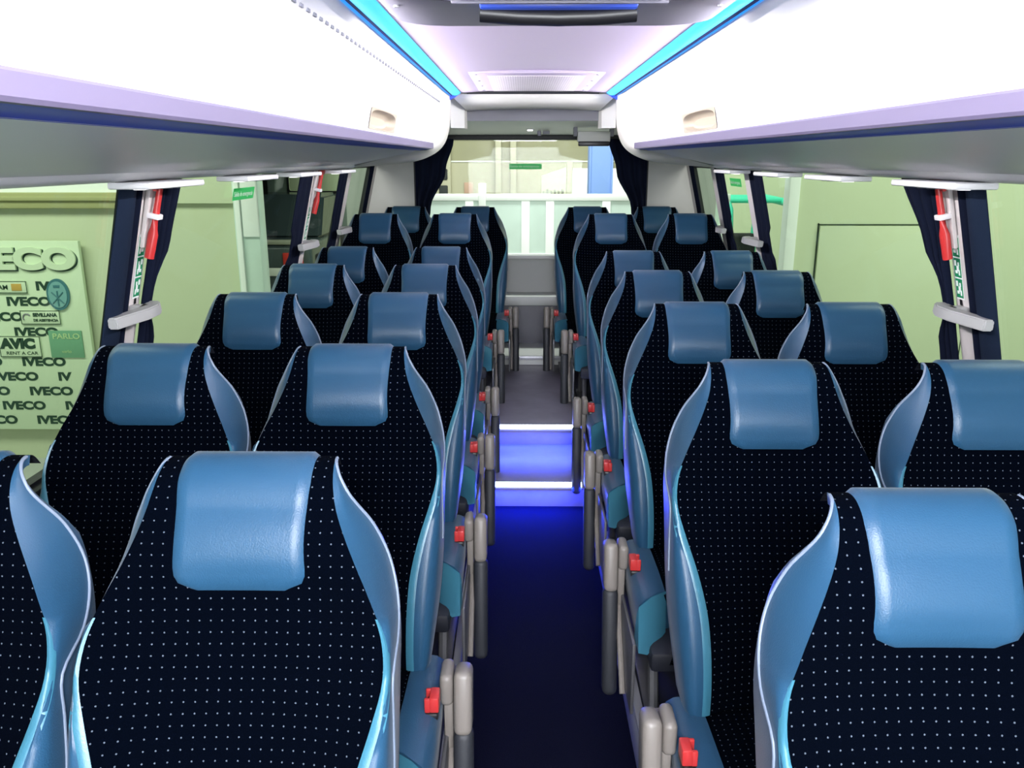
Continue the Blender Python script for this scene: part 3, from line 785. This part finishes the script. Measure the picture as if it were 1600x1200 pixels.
# ------------------------------------------------------------------ the hall outside
M_hall = mat('cream_green_wall', (.56, .60, .42), .8, noise=.05, nscale=.7)
M_hallr = mat('cream_green_wall_right', (.60, .65, .46), .8, noise=.06, nscale=.6)
M_olive = mat('olive_beam', (.36, .36, .17), .8)
M_board = mat('backdrop_board', (.62, .72, .52), .6, noise=.04, nscale=1.5)
M_ink = mat('board_ink', (.015, .05, .03), .6)
M_bluegrey = mat('crest_blue', (.05, .17, .20), .5)
M_tealc = mat('crest_teal', (.18, .38, .38), .5)
M_plate = mat('plate_green', (.16, .36, .22), .5)
M_orange = mat('orange_block', (.55, .34, .08), .5)
M_conc = mat('hall_floor', (.42, .43, .40), .7, noise=.15, nscale=1.5)
M_panel = mat('hall_cladding', (.52, .50, .36), .7, noise=.05, nscale=1)
M_panel2 = mat('hall_cladding_dark', (.34, .33, .21), .7, noise=.05, nscale=1)
M_bluecol = mat('blue_column', (.22, .36, .75), .5)
M_whitec = mat('white_cladding', (.88, .90, .88), .5)
M_frost = mat('frosted_pane', (.62, .74, .68), .3, noise=.12, nscale=5)
M_darkw = mat('dark_workshop', (.035, .04, .04), .8, noise=.3, nscale=2)
M_line = mat('door_gap', (.03, .05, .03), .8)
M_teal = mat('forklift_teal', (.06, .62, .42), .45)
M_car = mat('dark_car_paint', (.04, .055, .06), .25, coat=.6)
M_van = mat('pale_van_paint', (.14, .18, .16), .35)
M_tyre = mat('tyre_rubber', (.015, .015, .015), .8)
M_tail = mat('tail_lamp_red', (.6, .03, .02), .3)
M_num = mat('number_plate', (.75, .75, .68), .4)
M_silv = mat('bumper_grey', (.30, .30, .24), .45, metal=.3)

bm = bmesh.new(); box(bm, -14, 14, -3, 19, -1.0, -.9); struct(build('ground', bm, M_conc, smooth=False))
# left partition wall with an olive beam
t = bpy.data.objects.new('wall_hall_left', None); COL.objects.link(t); struct(t)
bm = bmesh.new(); box(bm, -14, -2.27, 6.5, 6.6, -.9, 1.22); build('wall_panel', bm, M_hall, t, False)
bm = bmesh.new(); box(bm, -14, -2.95, 6.5, 6.6, 1.22, 3.0); build('white_panel', bm, M_whitec, t, False)
bm = bmesh.new(); box(bm, -14, -2.9, 6.44, 6.5, 1.16, 1.28, .01); box(bm, -14, -2.9, 6.42, 6.5, 1.22, 1.25, .004); build('beam', bm, M_olive, t)
bm = bmesh.new(); box(bm, -2.95, -2.27, 6.46, 6.6, 1.2, 3.0); build('side_post', bm, M_hall, t, False)
t = bpy.data.objects.new('wall_hall_left_post', None); COL.objects.link(t); struct(t)
mbox('post', (-2.27, -2.08, 6.42, 6.60, -.9, 3.0), M_frost, t, .01); mbox('post_edge', (-2.25, -2.21, 6.39, 6.43, -.9, 3.0), M_whitec, t, .004)
mbox('post_head', (-2.2, -2.08, 6.40, 6.44, .95, 3.0), M_whitec, t, .004)
# right partition wall with a flush door
t = bpy.data.objects.new('wall_hall_right', None); COL.objects.link(t); struct(t)
bm = bmesh.new(); box(bm, 2.06, 14, 6.5, 6.6, -.9, 3.0); build('wall_panel', bm, M_hallr, t, False)
mbox('wall_edge', (1.98, 2.06, 6.48, 6.62, -.9, 3.0), M_whitec, t, .004)
t = bpy.data.objects.new('door_1', None); COL.objects.link(t); struct(t)
bm = bmesh.new(); box(bm, 2.235, 3.43, 6.47, 6.5, -.85, 1.03, .002); build('door_leaf', bm, M_hallr, t)
bm = bmesh.new(); box(bm, 2.225, 2.233, 6.492, 6.499, -.9, 1.05); box(bm, 2.225, 3.45, 6.492, 6.499, 1.036, 1.044); box(bm, 3.442, 3.45, 6.492, 6.499, -.9, 1.05); build('door_gap', bm, M_line, t, False)

# backdrop board
def board():
    t = thing('backdrop_board', 'printed board with rows of lettering outside the left window', 'board', (0, 0, 0))
    Yb = 6.42
    def X(px): return CAMX+(px-814)/205.5
    def Z(py): return CAMZ-(py-248)*.964/205.5
    mbox('panel', (-4.9, -3.37, Yb, Yb+.04, -.62, Z(379)), M_board, t, .004)
    bm = bmesh.new()
    text_bm(bm, 'IVECO', .222, (-4.31, Yb-.012, .705), (1, 0, 0), (0, 0, 1), off=.012, stretch=1.42, depth=.02)
    build('raised_lettering', bm, M_board, t, False)
    bm = bmesh.new()
    text_bm(bm, 'IVECO', .222, (-4.305, Yb-.002, .697), (1, 0, 0), (0, 0, 1), off=.016, stretch=1.42, depth=.002)
    build('lettering_shadow_line', bm, M_ink, t, False)
    bm = bmesh.new()
    z = .535
    for k in range(10):
        for c in range(-2, 2):
            xx = -3.75-(k % 2)*.262+k*.012+c*.515
            if xx < -4.85 or xx > -3.53: continue
            text_bm(bm, 'IVECO' if xx+.385 < -3.375 else 'IV', .092, (xx, Yb-.002, z), (1, 0, 0), (0, 0, 1), off=.0045, stretch=1.33, depth=.002)
        z -= .1225
    build('lettering_rows', bm, M_ink, t, False)
    def plaque(x0, x1, z0, z1, txts, m=M_board, ink=M_ink, border=True):
        p = mbox('plaque', (x0, x1, Yb-.012, Yb-.003, z0, z1), m, t, .001)
        if border:
            bm = bmesh.new()
            for d in ((x0, x1, z0, z0+.005), (x0, x1, z1-.005, z1), (x0, x0+.005, z0, z1), (x1-.005, x1, z0, z1)): box(bm, d[0], d[1], Yb-.014, Yb-.012, d[2], d[3])
            build('border', bm, M_ink, p, False)
        bm = bmesh.new()
        for (tx, sz, x, z, st, of) in txts: text_bm(bm, tx, sz, (x, Yb-.014, z), (1, 0, 0), (0, 0, 1), off=of, stretch=st, depth=.002)
        build('lettering', bm, ink, p, False)
        return p
    p = plaque(-4.15, -3.815, .51, .605, [('ADAM', .05, -4.12, .54, 1.1, .001)])
    mbox('orange_block', (-3.935, -3.855, Yb-.016, Yb-.013, .53, .585), M_orange, p, .001)
    plaque(-3.90, -3.585, .262, .372, [('SEVILLANA', .038, -3.80, .325, 1.02, .002), ('DE ASISTENCIA', .028, -3.80, .285, 1.02, .001)])
    bm = bmesh.new(); tube(bm, [(-3.85+.03*math.cos(a/10*PI+.6), Yb-.014, .315+.03*math.sin(a/10*PI+.6)) for a in range(11)], .006, 6); build('ring_logo', bm, M_greyd, t)
    plaque(-4.11, -3.775, -.005, .165, [('AVIC', .105, -4.09, .07, 1.15, .008), ('RENT A CAR', .036, -4.06, .015, 1.25, .0)])
    plaque(-3.70, -3.435, -.01, .21, [('PARLO', .062, -3.67, .145, 1.15, .001), ('varlo', .035, -3.61, .03, 1.1, 0)], M_plate, mat('plate_ink', (.45, .62, .32)), False)
    # crest
    bm = bmesh.new(); cyl(bm, (-3.575, Yb-.008, .50), .09, .016, 'y', 36)
    for v in bm.verts: v.co.z = .50+(v.co.z-.50)*1.38
    c = build('crest', bm, M_bluegrey, t)
    bm = bmesh.new(); cyl(bm, (-3.575, Yb-.018, .50), .073, .006, 'y', 36)
    for v in bm.verts: v.co.z = .50+(v.co.z-.50)*1.42
    build('crest_field', bm, M_tealc, c)
    bm = bmesh.new()
    tube(bm, [(-3.62, Yb-.022, .43), (-3.53, Yb-.022, .52)], .005, 6); tube(bm, [(-3.53, Yb-.022, .43), (-3.62, Yb-.022, .52)], .005, 6)
    box(bm, -3.60, -3.55, Yb-.024, Yb-.02, .555, .575); tube(bm, [(-3.575, Yb-.022, .41), (-3.575, Yb-.022, .53)], .006, 6)
    build('crest_emblem', bm, M_bluegrey, c)
    t.location.x = -.13
board()

# rear of the hall
t = bpy.data.objects.new('wall_hall_rear', None); COL.objects.link(t); struct(t)
bm = bmesh.new(); box(bm, -3.2, 7, 16.0, 16.1, -.9, 1.48); build('lower_cladding', bm, M_panel, t, False)
bm = bmesh.new(); box(bm, -3.2, 7, 16.02, 16.12, 1.48, 2.1); build('upper_cladding', bm, M_panel2, t, False)
bm = bmesh.new(); box(bm, -3.2, 7, 15.95, 16.1, 1.90, 2.10); box(bm, -3.2, 7, 16.0, 16.2, 2.0, 5.0); box(bm, -3.2, 7, 15.98, 16.0, 1.47, 1.495); build('top_band', bm, M_whitec, t, False)
bm = bmesh.new()
for x in (-.55, -.27, 1.53): box(bm, x, x+.11, 15.85, 16.0, -.9, 2.0, .01)
build('post', bm, M_panel, t)
bm = bmesh.new()
for z in (.55, .85, 1.15, 1.45, 1.75): box(bm, -1.60, -1.44, 15.83, 15.86, z, z+.2, .02)
build('bracket_opening', bm, M_darkw, t)
bm = bmesh.new(); box(bm, -1.66, -1.38, 15.86, 16.0, -.9, 2.0, .01); build('bracket_post', bm, M_panel, t)
o = mbox('notice', (-1.14, -.98, 15.97, 15.99, .9, 1.1), mat('notice_pink', (.62, .40, .30), .6), None, .002); tag(o, 'small reddish notice on the cream cladding beyond the rear window', 'notice')
# glass balustrade
t = thing('glazed_partition', 'low white framed glass partition standing behind the coach', 'partition', (0, 9.0, 0))
xs_ = [-1.25, -.62, -.02, .24, .84, 1.45, 2.1]
bm = bmesh.new(); box(bm, -1.3, 2.15, -.03, .03, 1.10, 1.17, .005); box(bm, -1.3, 2.15, -.03, .03, .46, .54, .005); box(bm, -1.3, 2.15, -.03, .03, -.9, -.5, .005)
for x in xs_: box(bm, x-.045, x+.045, -.025, .025, -.9, 1.165, .005)
build('frame', bm, M_whitec, t)
for a, b in zip(xs_, xs_[1:]): mbox('pane', (a+.045, b-.045, -.01, .01, .54, 1.10), M_frost, t, 0); 
bm = bmesh.new(); box(bm, -1.3, 2.15, -.015, .015, -.5, .46); build('lower_panel', bm, M_whitec, t, False)
mbox('post', (-.52, -.44, -.04, .04, 1.0, 1.28), M_whitec, t, .01)
# blue column, white gate, gable
t = thing('steel_column', 'pale blue steel column beyond the rear window', 'column', (.95, 11, -.9)); mbox('shaft', (-.13, .13, -.12, .12, 0, 3.2), M_bluecol, t, .006)
mbox('sign_box', (-.09, .10, -.14, -.12, 1.1, 1.85), M_whitec, t, .004)
for i in (-1, 1): mbox('flange', (i*.14-.012, i*.14+.012, -.14, .14, 0, 3.2), M_bluecol, t, .003)
t = thing('white_door_panel', 'bright white door panel beside the blue column', 'door', (1.4, 12.0, -.9)); mbox('leaf', (-.75, .9, -.05, .05, 0, 2.30), M_whitec, t, .01)
mbox('door_frame', (-.83, -.75, -.07, .07, 0, 2.4), M_panel, t, .01)
bm = bmesh.new(); prism(bm, [(.30, -.9), (.78, -.9), (.78, 1.43), (.27, 1.25), (.27, 1.0)], 'y', 14.2, 14.4); tag(build('gabled_booth', bm, M_hallr, None, False), 'pale booth with a sloping roof in front of the rear hall wall', 'booth')
t = thing('stacked_parts', 'row of small dark parts on top of the glass partition', 'parts', (.28, 9.0, 1.168))
for k in range(6): mbox('part', (-.12+k*.04, -.095+k*.04, -.02, .02, .0, .035+.015*(k % 2)), M_silv, t, .004)

# dark workshop on the left with vehicles
t = bpy.data.objects.new('wall_workshop', None); COL.objects.link(t); struct(t)
bm = bmesh.new(); box(bm, -12, -3.2, 16.6, 16.7, -.9, 4.2); box(bm, -12, -2.3, 8.2, 16.7, 2.3, 2.4); build('wall_panel', bm, M_darkw, t, False)  # upper slab: unseen roof added to keep lamp light out of the workshop
def wheel(bm, x, y, z, r, w_=.2):
    cyl(bm, (x, y, z), r, w_, 'x', 24)
t = thing('pickup_truck', 'dark pickup truck with red tail lamps parked beyond the left windows', 'truck', (-3.62, 11.6, -.9))
bm = bmesh.new(); box(bm, -.95, .62, .0, 2.6, .5, 1.28, .08, 3); build('body', bm, M_car, t)
bm = bmesh.new(); prism(bm, [(1.0, 1.26), (2.5, 1.26), (2.3, 1.9), (1.35, 1.9)], 'x', -.85, .52); bmesh.ops.bevel(bm, geom=list(bm.edges), offset=.05, segments=2, affect='EDGES'); build('cab', bm, M_car, t)
mbox('bumper', (-.98, .64, -.14, .02, .42, .62), M_silv, t, .03)
mbox('tail_lamp', (-.72, -.42, -.03, .01, .98, 1.16), M_tail, t, .01); mbox('tail_lamp', (.22, .50, -.03, .01, .98, 1.16), M_tail, t, .01)
mbox('number_plate', (-.06, .42, -.05, -.02, .84, .95), M_num, t, .003)
mbox('tailgate_top', (-.9, .58, -.02, .04, 1.27, 1.34), M_silv, t, .02)
for x in (-.8, .45):
    for y in (.5, 2.2):
        bm = bmesh.new(); wheel(bm, x, y, .34, .34); build('wheel', bm, M_tyre, t)
t = thing('white_van', 'pale van with two dark framed rear windows in the dim workshop', 'van', (-3.45, 14.5, -.9))
bm = bmesh.new(); box(bm, -1.0, .5, 0, 3.0, .45, 2.75, .1, 3); build('body', bm, M_van, t)
for x0 in (-.62, -.08):
    f = mbox('window_frame', (x0, x0+.44, -.03, .01, 1.85, 2.45), M_blackp, t, .04); mbox('pane', (x0+.04, x0+.40, -.045, -.02, 1.90, 2.40), M_hallr, f, .03)
mbox('bumper', (-1.0, .5, -.1, .02, .4, .65), M_greyd, t, .03)
for x in (-.8, .3):
    bm = bmesh.new(); wheel(bm, x, .6, .36, .36); build('wheel', bm, M_tyre, t)
t = thing('engine_stand', 'dark engine on a stand in the workshop beyond the left windows', 'engine', (-2.1, 9.3, -.9))
bm = bmesh.new()
for k in range(9):
    a = random.random()*.5-.25; b = random.random()*.4; c = random.random()*.5
    box(bm, a-.12, a+.12, b, b+.25, 1.0+c, 1.2+c, .03)
build('engine_block', bm, M_tyre, t)
bm = bmesh.new(); cyl(bm, (0, .0, 1.15), .17, .12, 'y', 20); build('pulley', bm, M_silv, t)
bm = bmesh.new()
for x in (-.3, .3):
    for y in (-.0, .5): tube(bm, [(x, y, 0), (x*.6, y, 1.05)], .03, 8)
box(bm, -.3, .3, -.05, .55, .95, 1.02, .01); build('stand', bm, M_silv, t)
mbox('tool_tray', (-.1, .22, -.2, .0, 1.25, 1.36), M_van, t, .02)
# forklift on the right
t = thing('forklift', 'teal forklift frame with a dark seat beyond the right windows', 'forklift', (2.72, 10.3, -.9))
bm = bmesh.new()
for x in (-.35, .35):
    tube(bm, [(x, 1.1, .5), (x, 1.0, 1.5), (x, .9, 1.86), (x, .7, 1.95), (x, -.3, 1.93), (x, -.42, 1.86), (x, -.5, 1.5), (x-.03, -.62, .6)], .045, 10)
for y in (-.2, .1, .4, .7): tube(bm, [(-.35, y, 1.95), (.35, y, 1.95)], .03, 8)
build('overhead_guard', bm, M_teal, t)
mbox('chassis', (-.45, .45, -.8, 1.2, .25, .85), M_teal, t, .08, 3)
mbox('seat', (-.25, .25, .1, .6, .85, 1.0), M_tyre, t, .05, 3); mbox('backrest', (-.25, .25, .5, .65, 1.0, 1.5), M_tyre, t, .05, 3)
mbox('counterweight', (-.42, .42, .9, 1.4, .3, 1.15), M_greyd, t, .1, 3)
bm = bmesh.new(); tube(bm, [(0, -.35, .8), (0, -.1, 1.25)], .025, 8); cyl(bm, (0, -.08, 1.27), .16, .03, 'z', 20); build('steering_wheel', bm, M_blackp, t)
for x in (-.42, .42):
    for y in (-.5, .95):
        bm = bmesh.new(); wheel(bm, x, y, .28, .28, .18); build('wheel', bm, M_tyre, t)
t = bpy.data.objects.new('wall_hall_far_right', None); COL.objects.link(t); struct(t)
bm = bmesh.new(); box(bm, 2.2, 8, 14.0, 14.1, -.9, 4.0); build('wall_panel', bm, M_hallr, t, False)
